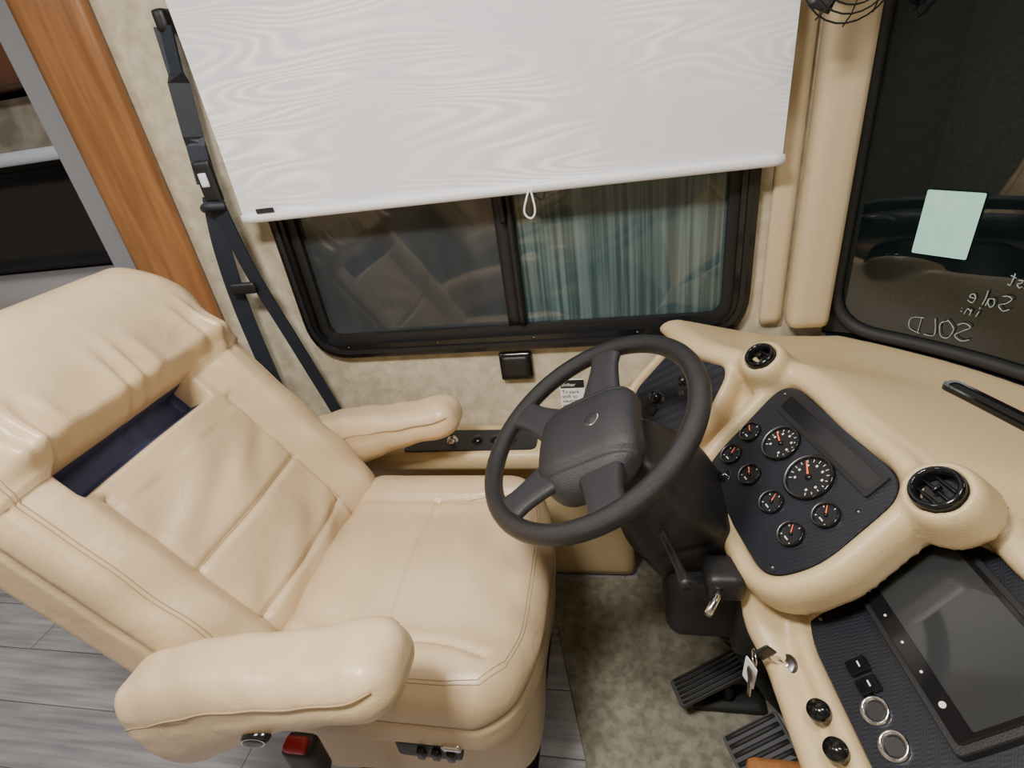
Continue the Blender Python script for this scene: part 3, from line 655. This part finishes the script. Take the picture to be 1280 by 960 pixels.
for s_ in (-1,1):
    seamline(f'back_seam_{s_}',[(s_*.165,.04+o,HB),(s_*.165,.425+o,HB)],BS,BR,backdf,Mbk,ds,.0012)
    for k in (0,1): seamline(f'back_stitch_{s_}_{k}',[(s_*(.264+.008*k),.03+o,HB),(s_*(.264+.008*k),.58+o,HB)],BS,BR,backdf,Mbk,ds,.0009)
for k,bb in enumerate((.235,.09)): seamline(f'back_cross_{k}',[(-.16,bb+o,HB),(.16,bb+o,HB)],BS,BR,backdf,Mbk,ds,.0012)
AS=(.50,.115,.105);AR=(.05,.038,.045)
def armdf(V):
    x=V[:,0]; t=np.clip((x+.25)/.5,0,1)
    V[:,2]*=1.80-.90*ss(t,.10,.80)
    V[:,2]-=.030*(1-ss(t,.0,.5))
    V[:,1]*=1+.08*ss(t,.5,.9)
    sd=ss(np.abs(V[:,1]),.035,.055); V[:,1]*=1-.07*g(V[:,2]-.012,.005)*sd
    V[:,2]+=.0015*np.sin(x*70+V[:,1]*40)
    return V
def arm(name,x,y,z,sl,s=1.):
    Ma=T((x,y,z))@Matrix.Rotation(-math.radians(sl),4,'Y')@Matrix.Scale(s,4)
    sbox(name,AS,AR,'leather',Ma,ds,step=.0075,deform=armdf)
    for k,yy in enumerate((-1,1)): seamline(f'{name}_seam_{k}',[(-.24,yy*.0575,.022),(.25,yy*.0575,.022)],AS,AR,armdf,Ma,ds,.0015)
    return Ma
Ma=arm('armrest_near',-.520,.374,.610,18)
arm('armrest_far',-.60,1.02,.60,12,.92)
lathe('badge',[(0,.004),(.020,.004),(.024,.001),(.025,-.006)],'blackgloss',Ma@frame((.01,-.059,-.034),(1,0,0),(0,0,1))@Matrix.Scale(.5,4,(0,1,0)),ds,28)
lathe('badge_ring',[(.021,.0045),(.019,.005),(.018,.0045)],'chrome',Ma@frame((.01,-.059,-.034),(1,0,0),(0,0,1))@Matrix.Scale(.5,4,(0,1,0)),ds,28)
sbox('control_panel',(.115,.02,.05),.006,'black',T((-.335,.435,.355)),ds,step=.01)
for i in range(3): sbox(f'control_switch_{i}',(.014,.014,.024),.003,'blackgloss',T((-.345+i*.026,.423,.355)),ds,step=.006)
sbox('control_handle',(.035,.012,.016),.004,'chrome',T((-.29,.425,.376)),ds,step=.008)
sbox('belt_buckle',(.05,.035,.09),.008,'black',T((-.50,.365,.43)),ds,step=.01); sbox('buckle_button',(.036,.022,.016),.004,'red',T((-.50,.36,.477)),ds,step=.006)
addtube('buckle_stalk',[(-.50,.37,.40),(-.49,.39,.2),(-.48,.42,.1)],.01,'rubber',ds)
sbox('pedestal',(.34,.36,.25),.02,'black',T((-.40,.705,.128)),ds,step=.03)
sbox('pedestal_base',(.40,.42,.02),.006,'black',T((-.40,.705,.011)),ds,step=.03)
# unseen matching passenger seat across the aisle, added for windshield reflections (shares the meshes)
ps=root('unseen_passenger_seat',(-.45,-.80,0))
for ch in list(ds.children):
    o=bpy.data.objects.new(ch.name.split('.')[0],ch.data); COL.objects.link(o); o.parent=ps; o.matrix_parent_inverse=T((.45,-.70,0))

# ------------------------------------------------------------ lights
def area(name,loc,size,power,col,rot=(0,0,0)):
    l=bpy.data.lights.new(name,'AREA'); l.shape='RECTANGLE'; l.size=size[0]; l.size_y=size[1]; l.energy=power; l.color=col
    o=bpy.data.objects.new(name,l); o.location=loc; o.rotation_euler=rot; COL.objects.link(o)
area('ceiling_light',(-.45,.05,2.08),(.36,.22),37,(1,.95,.89))
area('ceiling_light.001',(-1.7,.1,2.08),(.5,.3),15,(.93,.95,1))
area('ceiling_light.002',(.30,.30,2.08),(.3,.2),8,(1,.95,.90))
w=bpy.data.worlds.new('night'); w.use_nodes=True; w.node_tree.nodes['Background'].inputs[0].default_value=(.02,.03,.05,1); w.node_tree.nodes['Background'].inputs[1].default_value=.3
bpy.context.scene.world=w
